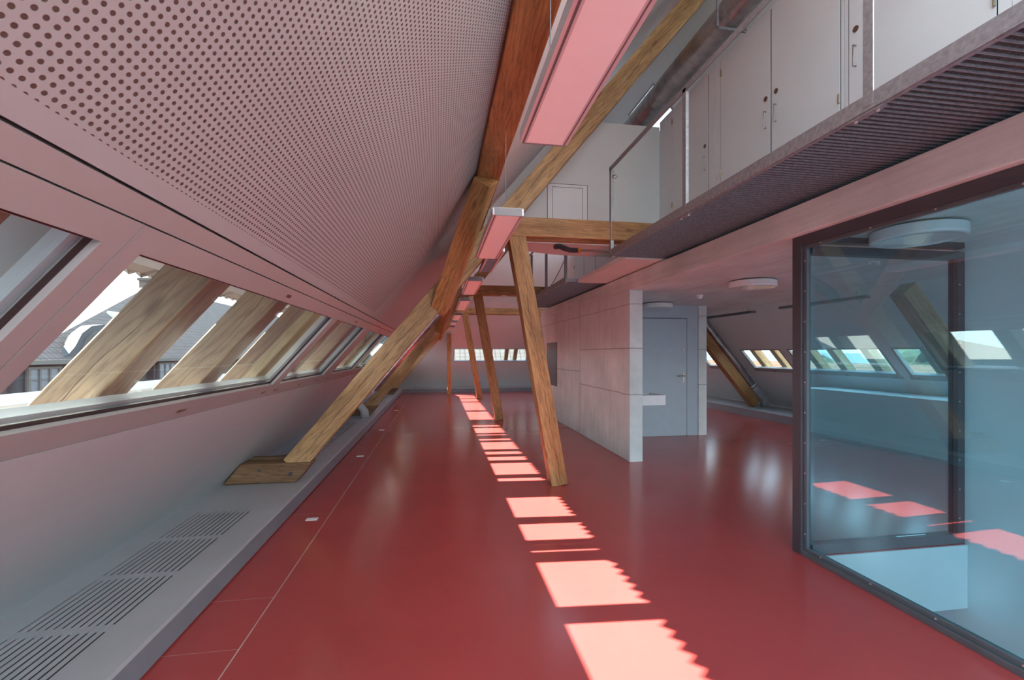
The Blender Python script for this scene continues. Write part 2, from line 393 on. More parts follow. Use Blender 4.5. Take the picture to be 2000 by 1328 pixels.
# right and hip linings
RW = [(3.0, 4.4), (4.95, 6.25), (6.42, 8.45), (8.65, 9.95), (10.3, 11.8), (12.2, 14.0), (14.2, 16.0)]
struct(MB().sheet(SRt, (-0.12, 8.05), (1.5, ye), [(1.27, 1.88, a, b) for a, b in RW] + [(6.9, 7.55, 6.9, 7.9), (6.1, 7.9, 9.5, 15.0)], 0, 0.04).build('wall_right', 'white', weld=True),
       'white sloping wall with a window ribbon at the far right', 'wall')
struct(MB().sheet(SRt, (3.9, 8.05), (yb, 1.499), [], 0, 0.04).build('ceiling', 'white'), 'upper right roof slope above the walkway near the camera', 'ceiling')
HW = [(-0.2, 0.42), (0.55, 1.9), (2.0, 3.4), (3.5, 4.8)]
struct(MB().sheet(SH, (-0.12, 7.9), (-2.3, 8.4), [(1.35, 2.01, a, b) for a, b in HW[1:]], 0, 0.04).build('wall_back', 'white', weld=True),
       'pale sloping end wall with a window ribbon', 'wall')
# outer roof skins (tiles) with the openings and a saw-toothed eaves edge over the ribbon
ob = MB(); OH = 0.42; TOPT = 1.98
ob.sheet(SL, (-1.2, 8.3), (yb, ye+0.5), [(1.02, TOPT, -1.3, 17.0), (4.2, 8.0, yb, 1.0)], OH, OH+0.06)
TE, HE = 1.724, 0.70
ob.hexa([SL(2.15, OH+0.02, -1.5), SL(2.15, OH+0.02, 17), SL(2.15, OH+0.06, 17), SL(2.15, OH+0.06, -1.5), SL(TE, HE, -1.5), SL(TE, HE, 17), SL(TE, HE+0.03, 17), SL(TE, HE+0.03, -1.5)])
y = -1.3
while y < 17.0:
    ob.add([SL(TE, HE, y), SL(TE, HE, y+0.10), SL(TE-0.03, HE, y+0.05), SL(TE, HE+0.03, y), SL(TE, HE+0.03, y+0.10), SL(TE-0.03, HE+0.03, y+0.05)],
           [(0,1,2), (5,4,3), (0,2,5,3), (1,4,5,2), (0,3,4,1)]); y += 0.10
struct(ob.build('ceiling', 'tilesgrey'), 'tiled outer roof skin over the left slope', 'roof')
# reveals of the left ribbon
rb = MB()
rb.hexa([SL(1.43, 0.04, yb), SL(1.45, 0.04, yb), SL(1.45, 0.04, ye-2), SL(1.43, 0.04, ye-2), SL(1.04, OH, yb), SL(1.06, OH, yb), SL(1.06, OH, ye-2), SL(1.04, OH, ye-2)])
rb.hexa([SL(2.11, 0.04, yb), SL(2.13, 0.04, yb), SL(2.13, 0.04, ye-2), SL(2.11, 0.04, ye-2), SL(1.98, OH, yb), SL(2.00, OH, yb), SL(2.00, OH, ye-2), SL(1.98, OH, ye-2)])
for a, b in ((1.22, 1.36), (5.12, 5.48), (8.22, 8.5)):
    rb.sbox(SL, 1.0, 2.13, 0.04, OH, a+0.02, a+0.04); rb.sbox(SL, 1.0, 2.13, 0.04, OH, b-0.04, b-0.02)
rb.sbox(SL, 1.15, 1.42, 0.042, 0.06, yb, ye-0.5); rb.sbox(SL, 2.135, 2.5, 0.052, 0.07, yb, ye-0.5)
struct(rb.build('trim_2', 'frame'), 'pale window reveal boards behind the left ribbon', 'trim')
ofb = MB()
for k, (a, b) in enumerate([(-1.3, 1.25), (1.33, 5.14), (5.46, 8.25), (8.47, 12), (12.1, 17)]):
    ofb.sbox(SL, 1.06, 1.14, 0.36, OH+0.01, a, b); ofb.sbox(SL, 1.16, 1.20, 0.34, 0.40, a, b); ofb.sbox(SL, 1.92, 1.98, 0.36, OH, a, b)
    ofb.sbox(SL, 1.06, 1.95, 0.34, OH, a, a+0.05); ofb.sbox(SL, 1.06, 1.95, 0.34, OH, b-0.05, b)
struct(ofb.build('trim_3', 'slate'), 'zinc coloured outer skylight frames', 'trim')

# left windows
edges = [-1.3] + [1.29, 3.70, 5.30, 6.86, 8.36, 10.2, 12.1, 14.3, 16.3]
words = ['nearest, cut by the left photo edge', 'second, longest one with three rafters behind', 'third, short one', 'fourth, seen just left of the front strut', 'fifth, mostly behind the front strut', 'sixth', 'seventh', 'eighth', 'ninth']
def window(idx, S, ta, tb, f0, f1, ya, yb_, ea, eb, lab, mat='frame', glass=True, hw=True):
    w = thing('window_%d' % idx, S((ta+tb)/2, 0, (ya+yb_)/2), lab, 'window', kind='structure')
    g = 0.0025
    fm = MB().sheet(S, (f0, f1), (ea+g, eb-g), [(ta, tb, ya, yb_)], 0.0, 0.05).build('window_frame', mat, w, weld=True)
    gk = MB(); q = 0.012
    gk.sheet(S, (ta, tb), (ya, yb_), [(ta+q*0.6, tb-q, ya+q*0.6, yb_-q*0.6)], 0.018, 0.03); gk.build('gasket', 'gasket', fm, weld=True)
    sash = MB().sheet(S, (ta+0.002, tb-0.002), (ya+0.002, yb_-0.002), [(ta+0.03, tb-0.022, ya+0.03, yb_-0.03)], 0.04, 0.075).build('sash', 'slate', w, weld=True)
    MB().sbox(S, ta+0.004, tb-0.004, 0.031, 0.037, ya+0.004, yb_-0.004).build('pane', 'glass', w)
    if hw:
        ym = (ya+yb_)/2
        for yy in (ya-0.01+0.06, ym, yb_-0.06):
            MB().sbox(S, ta-0.075, ta-0.058, -0.003, 0.001, yy-0.04, yy+0.04).build('latch', 'brass', w, bevel=0.002)
            MB().sbox(S, ta-0.071, ta-0.062, -0.0045, 0.001, yy-0.035, yy-0.012).build('latch_slot', 'brown', w)
        MB().sbox(S, tb+0.030, tb+0.048, -0.003, 0.001, ym-0.03, ym+0.03).build('label_plate', 'brown', w, bevel=0.002)
    return w
for i, (a, b) in enumerate(YW):
    window(i+1, SL, 1.45, 2.11, 1.33, 2.190, a, b, edges[i], edges[i+1], 'left roof window: ' + words[i])
# right windows
for i, (a, b) in enumerate(RW):
    w = thing('window_%d' % (i+10), SRt(1.6, 0, (a+b)/2), 'right roof window: ' + ['nearest, hidden by the stairwell wall', 'framing trees at the back post of the glass', 'wide one seen through the glass', 'beside the dark steel post', 'cut by the metal duct', 'far one behind the pier', 'farthest one'][i], 'window', kind='structure')
    fm = MB().sheet(SRt, (1.27, 1.88), (a, b), [(1.31, 1.85, a+0.04, b-0.04)], -0.006, 0.05).build('window_frame', 'frame', w, weld=True)
    MB().sbox(SRt, 1.30, 1.86, 0.02, 0.026, a+0.03, b-0.03).build('pane', 'glass', w)
    for yy in (a+0.1, (a+b)/2, b-0.1): MB().sbox(SRt, 1.22, 1.235, -0.008, 0.001, yy-0.04, yy+0.04).build('latch', 'brown', w)
    MB().sbox(SRt, 1.20, 1.27, -0.004, 0.0, a-0.03, b+0.03).build('window_sill', 'frame', w)
for i, (a, b) in enumerate(HW[1:]):
    w = thing('window_%d' % (i+20), SH(1.6, 0, (a+b)/2), ['left', 'middle', 'right'][i] + ' window in the far end wall', 'window', kind='structure')
    MB().sheet(SH, (1.35, 2.01), (a, b), [(1.38, 1.98, a+0.03, b-0.03)], -0.006, 0.05).build('window_frame', 'slate', w, weld=True)
    MB().sbox(SH, 1.37, 1.99, 0.02, 0.026, a+0.02, b-0.02).build('pane', 'glass', w)
w = thing('window_32', SRt(7, 0, 12), 'added unseen roof opening near the ridge, daylight for the far end', 'window', kind='structure')
MB().sbox(SRt, 6.1, 7.9, 0.01, 0.018, 9.5, 15.0).build('pane', 'glass', w)  # hidden opening added so that sky light reaches the deep end of the room
w = thing('window_30', SRt(7.2, 0, 7.4), 'small blue skylight near the ridge behind the round duct', 'window', kind='structure')
MB().sheet(SRt, (6.9, 7.55), (6.9, 7.9), [(6.93, 7.52, 6.94, 7.86)], -0.01, 0.05).build('window_frame', 'frame', w, weld=True)
MB().sbox(SRt, 6.92, 7.53, 0.02, 0.026, 6.93, 7.87).build('pane', 'glass', w)

# rafters behind the ribbons
rl = ['in the nearest window, at the left photo edge', 'in the long window, leftmost and widest', 'in the long window, middle one', 'in the long window, rightmost one',
      'at the left end of the short third window', 'in the short third window, right one', 'in the fourth window, left one', 'in the fourth window, right one', 'in the fifth window, left', 'in the fifth window, right', 'in the sixth window', 'past the sixth window']
ys_ = [0.93, 1.93, 2.67, 3.42, 4.16, 4.90, 5.64, 6.40, 7.14, 7.88, 8.62, 9.36]
for yy, lb in zip(ys_, rl):
    tag(beam('rafter', SL(0.9, 0.155, yy+0.08), SL(2.35, 0.155, yy+0.08), 0.165, 0.16, 'rafter', up=(-SN, 0, CS), rough=0.006), 'weathered roof rafter seen through glass ' + lb, 'rafter', 'rafters behind the left windows')
RLB = ['nearest, behind the white stairwell wall', 'second, hidden by the stairwell wall', 'just right of the green hills view', 'just left of the green trees view', 'right of the pale tree view in the wide window', 'left of the pale tree view in the wide window', 'left end of the wide window', 'next to the dark steel post, right side', 'left of the dark steel post', 'right of the metal duct', 'left of the metal duct by the pier', 'farthest, beside the concrete pier']
for k, yy in enumerate([3.4, 4.15, 5.15, 5.75, 6.75, 7.45, 8.0, 8.95, 9.6, 10.6, 11.3, 12.6]):
    tag(beam('rafter', SRt(0.9, 0.15, yy+0.08), SRt(2.3, 0.15, yy+0.08), 0.15, 0.15, 'paleposts', up=(SN, 0, CS), rough=0.004), 'pale rafter behind the right windows, ' + RLB[k], 'rafter', 'rafters behind the right windows')
for k, xx in enumerate([1.25, 2.6, 2.95]):
    tag(beam('rafter', SH(0.9, 0.15, xx), SH(2.3, 0.15, xx), 0.14, 0.15, 'paleposts', up=(0, SN, CS)), ['left', 'middle', 'right'][k] + ' rafter behind the end wall windows', 'rafter', 'rafters behind the end windows')

# concrete core
struct(MB().box(2.6, 5.78, yb, 11.5, 2.375, 2.59).build('ceiling', 'conc2', bevel=0.006), 'raw concrete slab over the right side with a long pale edge', 'ceiling')
struct(MB().box(2.601, 2.79, 5.95, 11.5, 0, 2.375).build('wall_center', 'conc', bevel=0.004), 'board-marked concrete wall beside the red floor', 'wall')
struct(MB().box(2.79, 4.70, 7.72, 7.78, 0, 2.375).build('wall_core', 'bluegrey'), 'smooth blue-grey panel wall around the inner door', 'wall')
struct(MB().box(4.70, 4.86, 7.70, 11.5, 0, 2.375).build('wall_pier', 'conc', bevel=0.004), 'narrow concrete pier right of the inner door', 'wall')
dr = thing('door_1', (3.9, 7.71, 0), 'flush blue-grey inner door with lever handle', 'door', kind='structure')
MB().box(3.48, 4.47, 7.705, 7.722, 0.01, 2.13).build('door_leaf', 'bluegrey', dr, bevel=0.002)
gb = MB(); gb.box(3.470, 3.478, 7.712, 7.72, 0, 2.14); gb.box(4.472, 4.48, 7.712, 7.72, 0, 2.14); gb.box(3.47, 4.48, 7.712, 7.72, 2.132, 2.14); gb.box(3.47, 3.474, 7.712, 7.72, 2.14, 2.37)
gb.build('door_gap', 'black', dr)
hb = MB().box(4.38, 4.42, 7.695, 7.706, 0.97, 1.16).box(4.38, 4.42, 7.695, 7.706, 1.54, 1.60); hb.build('escutcheon', 'handle', dr)
MB().cyl((4.40, 7.70, 1.09), (4.40, 7.65, 1.09), 0.01).cyl((4.405, 7.65, 1.09), (4.27, 7.65, 1.09), 0.010).build('door_handle', 'handle', dr)

# hatch wall, upper bulkhead
YH = 5.85
hw_ = MB().prism([(0.30, 2.95), (1.70, 4.6), (2.99, 4.6), (2.99, 2.95)], YH, YH+0.08).build('wall_upper', 'white')
struct(hw_, 'tall white upper wall over the tie beam with access hatch', 'wall')
pl = [(0.95, YH+0.081)] + [(0.95 + 1.1*(1-math.cos(a)), YH+0.081 + 0.62*math.sin(a)) for a in [math.pi/2*k/12 for k in range(1, 13)]] + [(2.99, YH+0.70), (2.99, YH+0.081)]
struct(MB().prismz(pl, 2.95, 3.05).build('ceiling', 'white'), 'white bulkhead soffit with a rounded edge under the hatch wall', 'ceiling')
ht = thing('access_hatch', (1.68, YH, 2.96), 'flush white access hatch in the upper wall', 'hatch')
hf = MB(); hf.sheet(lambda t, h, y: Vector((y, YH-h, t)), (3.02, 3.735), (1.415, 1.955), [(3.0, 3.70, 1.475, 1.895)], 0.001, 0.006); hf.build('hatch_frame', 'cab', ht)
MB().box(1.481, 1.889, YH-0.006, YH-0.001, 3.02, 3.694).build('hatch_panel', 'cab', ht)
hg = MB().box(1.474, 1.482, YH-0.004, YH-0.0005, 3.0, 3.70).box(1.888, 1.896, YH-0.004, YH-0.0005, 3.0, 3.70).box(1.474, 1.896, YH-0.004, YH-0.0005, 3.692, 3.701)
hg.box(1.408, 1.414, YH-0.004, YH-0.0005, 3.0, 3.74).box(1.956, 1.962, YH-0.004, YH-0.0005, 3.0, 3.74).box(1.408, 1.962, YH-0.004, YH-0.0005, 3.736, 3.742); hg.build('hatch_gap', 'groove', ht)
pp = thing('waste_pipe', (1.65, 5.72, 2.95), 'thin grey pipe with black elbow under the pink bulkhead', 'pipe')
MB().tube([(1.55, 5.95, 2.93), (1.56, 5.78, 2.90), (1.60, 5.72, 2.86), (1.68, 5.72, 2.84), (1.78, 5.72, 2.84)], 0.034).build('elbow', 'darkpipe', pp, True)
MB().cyl((1.78, 5.72, 2.84), (1.82, 5.72, 2.84), 0.034).build('collar', 'orange', pp, True)
MB().cyl((1.82, 5.72, 2.84), (2.6, 5.72, 2.84), 0.018).build('pipe_run', 'pipe', pp, True)

# stairwell
struct(MB().box(4.101, 4.25, -2.5, 3.06, -3.2, 2.375).build('wall_stair', 'stair'), 'smooth white wall at the right of the stairwell', 'wall')
struct(MB().box(2.5, 4.3, -2.5, 6.0, -3.4, -3.2).build('floor', 'bench'), 'lower landing floor in the stairwell', 'floor')
struct(MB().box(2.62, 2.735, -2.5, 2.98, -3.2, -0.49).build('wall_stair', 'white'), 'white stairwell wall below the glass', 'wall')
sl = MB().box(2.741, 4.10, 2.965, 2.979, -0.50, -0.005); struct(sl.build('trim_4', 'stair'), 'white painted slab edge in the stairwell', 'trim')
rl_ = thing('stair_railing', (3.8, 3.25, -3.2), 'dark vertical bars glimpsed below the slab in the stairwell', 'railing')
for k in range(7): MB().box(3.2+0.13*k, 3.225+0.13*k, 3.24, 3.27, -3.2, -0.55).build('baluster', 'bench', rl_)
struct(MB().box(2.3, 8.0, 4.2, 4.3, -3.2, -0.5).build('wall_lower', 'board'), 'dark wall of the lower storey', 'wall')

# ------------------------------------------------------------ TIMBER FRAMES
PHI = math.radians(50.2); lx, lz = math.cos(PHI), math.sin(PHI)
def legpt(z, side=1):     # axis of the sloping strut at height z
    x = -1.407 + (z - 0.611)/math.tan(PHI) + 0.11/lz
    return x if side == 1 else 2*XR - x
bay = ['front', 'second', 'third']
for i, Y in enumerate(FR):
    yc = Y + 0.10; topz = [6.0, 6.0, 3.55][i]
    tag(beam('sloping_strut', (legpt(0.33), yc, 0.33), (legpt(topz), yc, topz), 0.20, 0.22, up=(-lz, 0, lx), rough=0.006, mat='strut'), 'heavy old timber strut leaning from the left bench to the ridge, %s frame' % bay[i], 'timber strut', 'left sloping struts')
    if i < 2:
        zt = 2.35
        tag(beam('sloping_strut', (legpt(0.24 if i else 0.98, -1), yc, 0.24 if i else 0.98), (legpt(zt, -1), yc, zt), 0.20, 0.24, up=(lz, 0, lx), mat='timber' if i else 'paleposts'), ['pale timber strut behind the stairwell glass', 'dark timber strut under the metal duct at the far right'][i], 'timber strut', 'right sloping struts')
    # foot block
    fbk = MB().prism([(-2.145, 0.172), (-1.45, 0.172), (-1.30, 0.36), (-1.33, 0.375), (-1.985, 0.375)], yc-0.12, yc+0.11)
    o = fbk.build('foot_block', 'oldblock', bevel=0.012, loc=(-1.7, yc, 0.172)); tag(o, 'timber foot block on the bench under the %s strut' % bay[i], 'timber block', 'strut foot blocks')
    MB().cyl((-1.505, yc-0.13, 0.262), (-1.505, yc-0.10, 0.262), 0.022, 12).build('bolt', 'darkpipe', o)
    MB().cyl((-1.80, yc-0.125, 0.31), (-1.80, yc-0.10, 0.31), 0.014, 12).build('peg', 'darkpipe', o)
    MB().box(-1.93, -1.55, yc+0.03, yc+0.10, 0.38, 0.41).build('shim_plank', 'oldblock', o)
    # tie beam of two planks
    xe = 2.96 if i < 2 else 5.7
    tb_ = thing('tie_beam', (1.6, yc, 2.8), ['front double tie beam crossing below the hatch wall', 'second tie beam, behind the leaning posts', 'farthest tie beam near the end wall'][i], 'tie beam', 'tie beams')
    beam('tie_plank', (0.55, Y+0.035, 2.915), (xe, Y+0.035, 2.915), 0.075, 0.215, parent=tb_, rough=0.003)
    beam('tie_plank', (0.55, Y+0.175, 2.91), (xe, Y+0.175, 2.91), 0.085, 0.215, parent=tb_, rough=0.003)
    # leaning post
    tag(beam('leaning_post', (1.355, yc+0.002, 0.0), (0.865, yc+0.002, 2.82), 0.19, 0.19, up=(1, 0, 0.17), rough=0.006, mat='timber'), 'leaning timber post standing on the red floor, ' + ['nearest and tallest', 'middle one of the row', 'farthest one of the row'][i], 'timber post', 'leaning posts')
    # braces to the purlin
    tag(beam('brace', (-0.01+0.03, Y-0.0+0.06, 2.0), (0.40, Y-1.12, 2.99), 0.17, 0.17, up=(-SN, 0, CS), rough=0.005), 'orange timber brace rising towards the camera from the %s strut to the purlin' % bay[i], 'brace', 'purlin braces')
    if i < 2: tag(beam('brace', (0.02, Y+0.16, 2.0), (0.40, Y+1.3, 2.99), 0.17, 0.17, up=(-SN, 0, CS), rough=0.005), 'timber brace rising away behind the %s strut to the purlin' % bay[i], 'brace', 'purlin braces')
tag(beam('purlin', (0.42, -2.5, 3.10), (0.42, 15.8, 3.10), 0.20, 0.19, rough=0.005, seg=0.6), 'long dark-orange timber purlin under the left ceiling edge', 'purlin')
tag(beam('timber_post', (0.371, 16.65, 0), (0.371, 16.65, 2.17), 0.15, 0.15, up=(1, 0, 0)), 'slim vertical timber post at the end wall', 'timber post')

# ------------------------------------------------------------ BENCH with grilles
bn = thing('radiator_bench', (-1.75, 7, 0), 'low grey bench with slotted heater grilles along the left wall', 'bench')
GR = [(-1.2, 4.2), (5.65, 9.3), (10.9, 14.6)]
MB().sheet(lambda t, h, y: Vector((t, y, 0.17-h)), (-2.168, -1.34), (yb, 17.7), [(-2.0, -1.56, a, b) for a, b in GR], 0, 0.025).build('bench_top', 'bench', bn, weld=True)
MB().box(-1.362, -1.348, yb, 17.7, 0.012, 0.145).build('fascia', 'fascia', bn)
MB().box(-2.1, -1.37, yb, 17.6, 0.02, 0.06).build('inner_tray', 'black', bn)
for a, b in GR:
    g = MB(); n = 12; wd = 0.44/n
    for k in range(n+1):
        xx = -2.0 + k*wd; g.box(max(-2.0, xx-0.0115), min(-1.56, xx+0.0115), a, b, 0.164, 0.1695)
    y = b
    while y > a: g.box(-2.0, -1.56, max(a, y-0.045), y, 0.160, 0.1685) if y < b-0.01 else None; y -= 0.56
    g.build('grille', 'bench', bn)
b2 = thing('radiator_bench', (3, 18, 0), 'low dark bench along the far end wall', 'bench')
MB().box(-2.15, 8.35, 17.701, 18.49, 0.145, 0.17).build('bench_top', 'bench', b2); MB().box(-1.40, 8.0, 17.702, 17.72, 0, 0.1449).build('fascia', 'fascia', b2)
b3 = thing('radiator_bench', (7.7, 12, 0), 'low pale bench along the right wall behind the duct', 'bench')
MB().box(7.27, 8.367, 7.95, 17.7, 0.145, 0.17).build('bench_top', 'bench', b3); MB().box(7.29, 7.31, 7.95, 17.7, 0, 0.145).build('fascia', 'bench', b3)
b4 = MB().prism([(7.02, 0.0), (7.02, 0.83), (7.78, 0.83), (8.36, 0.17), (8.36, 0.0)], 1.6, 7.93).build('low_cupboard', 'white')
tag(b4, 'long white boxed-in ledge under the right windows behind the glass', 'cupboard')

# floor plates
for k, (x, y) in enumerate([(-1.13, 4.35), (-1.13, 6.9), (-1.10, 9.2), (-1.1, 12.3)]):
    tag(MB().box(x-0.05, x+0.05, y-0.03, y+0.03, 0.0, 0.006).build('floor_plate', 'cab', bevel=0.002), 'small white plate on the red floor beside the bench, ' + ['nearest', 'second', 'third', 'farthest'][k], 'floor plate', 'floor plates')

# ------------------------------------------------------------ LUMINAIRES
def linear_lamp(y0, y1, label, x0=0.347, x1=0.552, zb=2.40):
    r = thing('pendant_lamp', ((x0+x1)/2, y0, zb), label, 'pendant lamp', 'linear pendant lamps over the red floor')
    MB().box(x0+0.012, x1-0.012, y0, y1, zb+0.010, zb+0.055).build('housing', 'lampbody', r, bevel=0.003)
    MB().box(x0, x0+0.012, y0, y1, zb+0.004, zb+0.050).box(x1-0.012, x1, y0, y1, zb+0.004, zb+0.050).box(x0+0.02, x0+0.028, y0, y1, zb+0.001, zb+0.010).box(x1-0.028, x1-0.02, y0, y1, zb+0.001, zb+0.010).build('side_profile', 'lampbody', r)
    MB().box(x0+0.012, x0+0.02, y0+0.01, y1-0.01, zb+0.005, zb+0.0105).box(x1-0.02, x1-0.012, y0+0.01, y1-0.01, zb+0.005, zb+0.0105).build('side_groove', 'lampgroove', r)
    MB().box(x0+0.028, x1-0.028, y0+0.008, y1-0.008, zb, zb+0.009).build('diffuser', 'diff', r)
    for yy in (y0, y1): MB().box(x0+0.012, x1-0.012, yy-0.004, yy+0.004, zb, zb+0.05).build('end_cap', 'capgrey', r)
    for yy in (y0+0.12, y1-0.12):
        zc = 3.008
        MB().cyl(((x0+x1)/2, yy, zb+0.055), ((x0+x1)/2, yy, zc), 0.0025, 6).build('suspension_wire', 'steel', r)
        MB().cyl(((x0+x1)/2, yy, zb+0.053), ((x0+x1)/2, yy, zb+0.08), 0.008, 8).build('wire_grip', 'screw', r)
linear_lamp(0.3, 1.92, 'largest pink-lit linear pendant lamp at the top of the photo', 0.341)
linear_lamp(2.95, 4.32, 'linear pendant lamp hanging before the first tie beam, beside the brace')
for k, (a, b) in enumerate([(5.67, 7.03), (7.87, 9.6), (10.8, 12.5), (13.35, 14.6), (15.9, 16.5)]):
    linear_lamp(a, b, ['third pendant lamp, just past the front strut', 'fourth pendant lamp, before the second strut', 'fifth pendant lamp, past the second strut', 'sixth pendant lamp, before the last strut', 'smallest and farthest pendant lamp by the end wall'][k])
lv = thing('louvre_lamp', (0.565, 5.0, 2.5), 'narrow louvred lamp between the second and third pendant lamps', 'lamp')
MB().box(0.49, 0.51, 4.42, 5.6, 2.495, 2.54).box(0.62, 0.64, 4.42, 5.6, 2.495, 2.54).box(0.49, 0.64, 4.42, 5.6, 2.53, 2.545).build('housing', 'lampbody', lv)
MB().sheet(lambda t_, h_, y_: Vector((t_, y_, 2.50+h_)), (0.511, 0.619), (4.44, 5.58), [(0.515, 0.615, 4.448+k*0.06, 4.500+k*0.06) for k in range(18)], 0, 0.028).build('louvre', 'steel', lv, weld=True)
for yy in (4.6, 5.45): MB().cyl((0.52, yy, 2.545), (0.52, yy, 3.02), 0.0025, 6).build('suspension_wire', 'steel', lv)
for k, (x, y) in enumerate([(3.28, 2.68), (3.72, 4.95), (3.76, 7.45)]):
    r = thing('ceiling_lamp', (x, y, 2.375), ['round white drum lamp seen through the stairwell glass', 'round drum lamp with window reflections on the concrete ceiling', 'round drum lamp right in front of the inner door wall'][k], 'ceiling lamp', 'round drum ceiling lamps')
    MB().cyl((x, y, 2.375), (x, y, 2.355), 0.20, 40).build('mount', 'black', r, False)
    d = MB(); n = 48; prof = [(0.0, 2.287), (0.20, 2.287), (0.245, 2.284), (0.262, 2.288), (0.265, 2.30), (0.265, 2.355), (0.255, 2.362), (0.0, 2.362)]
    vs = []; fs = []
    for pr, pz in prof[1:-1]: vs += [(x+pr*math.cos(2*math.pi*i/n), y+pr*math.sin(2*math.pi*i/n), pz) for i in range(n)]
    m = len(prof)-2; fs = [tuple(range(n)), tuple(range(m*n-1, (m-1)*n-1, -1))]
    for j in range(m-1): fs += [(j*n+i, j*n+(i+1)%n, (j+1)*n+(i+1)%n, (j+1)*n+i) for i in range(n)]
    d.add(vs, fs).build('drum_shade', 'drum', r)
sdt = thing('smoke_detector', (3.86, 6.3, 2.375), 'small round white smoke detector on the concrete ceiling', 'smoke detector')
MB().cyl((3.86, 6.3, 2.375), (3.86, 6.3, 2.35), 0.055, 24).build('base', 'cab', sdt); MB().cyl((3.86, 6.3, 2.35), (3.86, 6.3, 2.315), 0.045, 24, 0.03).build('sensor_head', 'cab', sdt)
sd2 = MB().cyl((1.45, 10.19, 2.802), (1.45, 10.19, 2.75), 0.06, 20, 0.04).build('smoke_detector', 'cab'); tag(sd2, 'white detector under the second tie beam', 'smoke detector')
for k, (a, b) in enumerate([(5.5, 7.1), (7.83, 9.6)]):
    r = thing('pendant_lamp', (5.9, a, 2.29), ['dark slim pendant lamp behind the glass post', 'dark slim pendant lamp right of the concrete pier'][k], 'pendant lamp', 'slim pendant lamps on the right')
    MB().box(5.84, 5.96, a, b, 2.27, 2.31).build('housing', 'anth2', r)
    for yy in (a+0.15, b-0.15): MB().cyl((5.9, yy, 2.31), (5.9, yy, 2.98), 0.003, 6).build('suspension_wire', 'steel', r)

# ------------------------------------------------------------ WALKWAYS
def walkway(y0, y1, posts, label, x1=2.96, rail=True):
    x0, zb, zt = 1.95, 2.62, 2.66
    r = thing('walkway', (x0, y0, zb), label, 'walkway', 'steel grating walkways')
    g = MB(); y = y0+0.02
    while y < y1-0.01: g.box(x0+0.01, x1, y, y+0.0045, zb+0.002, zt-0.004); y += 0.034
    g.build('bearing_bars', 'steel', r); g = MB(); x = x0+0.02
    while x < x1: g.box(x, x+0.004, y0+0.01, y1-0.01, zb+0.010, zt-0.006); x += 0.011
    g.build('grating', 'grat', r)
    e = MB().box(x0, x0+0.006, y0, y1, zb, zb+0.075).box(x0+0.006, x0+0.03, y0, y1, zb-0.002, zb+0.004).box(x0, x1, y1-0.006, y1, zb, zb+0.05).box(x0, x1, y0, y0+0.006, zb, zb+0.05)
    e.build('edge_channel', 'steel', r)
    if rail:
        for yy in posts:
            p = MB().box(x0-0.002, x0+0.004, yy-0.025, yy+0.025, zb+0.02, 3.63).box(x0+0.004, x0+0.050, yy+0.019, yy+0.025, zb+0.05, 3.62).build('rail_post', 'steel', r)
            b = MB().box(x0+0.004, x0+0.035, yy-0.06, yy+0.12, zb-0.012, zb-0.002).build('bracket', 'steel', r)
            for q in (yy-0.03, yy+0.08): MB().cyl((x0+0.02, q, zb-0.012), (x0+0.02, q, zb-0.022), 0.008, 8).build('bolt', 'screw', b)
        MB().box(x0-0.002, x0+0.005, y0+0.0, y1, 3.60, 3.65).box(x0, x0+0.035, y0, y1, 3.645, 3.651).build('top_rail', 'steel', r)
        if posts: MB().tube([(x0+0.03, y1-0.03, 3.55), (x0+0.07, y1-0.02, 3.56), (x0+0.09, y1-0.02, 3.54), (x0+0.07, y1-0.02, 3.52), (x0+0.03, y1-0.03, 3.53)], 0.005, 6).build('ring', 'steel', r)
    return r
t = NT('grating steel'); t.set(t.ramp(t.noise(30, 3), [(0.3, (0.09, 0.085, 0.09)), (0.7, (0.17, 0.165, 0.17))]), 0.55, 0.4); M['grat'] = t.m
walkway(-1.2, 5.03, [0.2, 1.81, 3.40, 5.0], 'near steel grating walkway with railing below the cupboards')
walkway(6.9, 10.9, [6.93, 8.25, 9.6, 10.87], 'far steel grating walkway above the concrete wall')
sb = MB().box(2.15, 2.96, 5.05, 6.88, 2.605, 2.67).build('shelf_slab', 'white', bevel=0.006); tag(sb, 'smooth white slab bridging between the two grating walkways', 'slab')
cb = MB().tube([(1.97, 6.95, 3.0)] + [(1.97, 6.95+2.6*k/10, 3.0 - 0.28*math.sin(math.pi*k/10) - 0.12*k/10) for k in range(1, 11)], 0.006, 6).build('cable', 'darkpipe', None, True); tag(cb, 'thin sagging cable on the far walkway railing', 'cable')

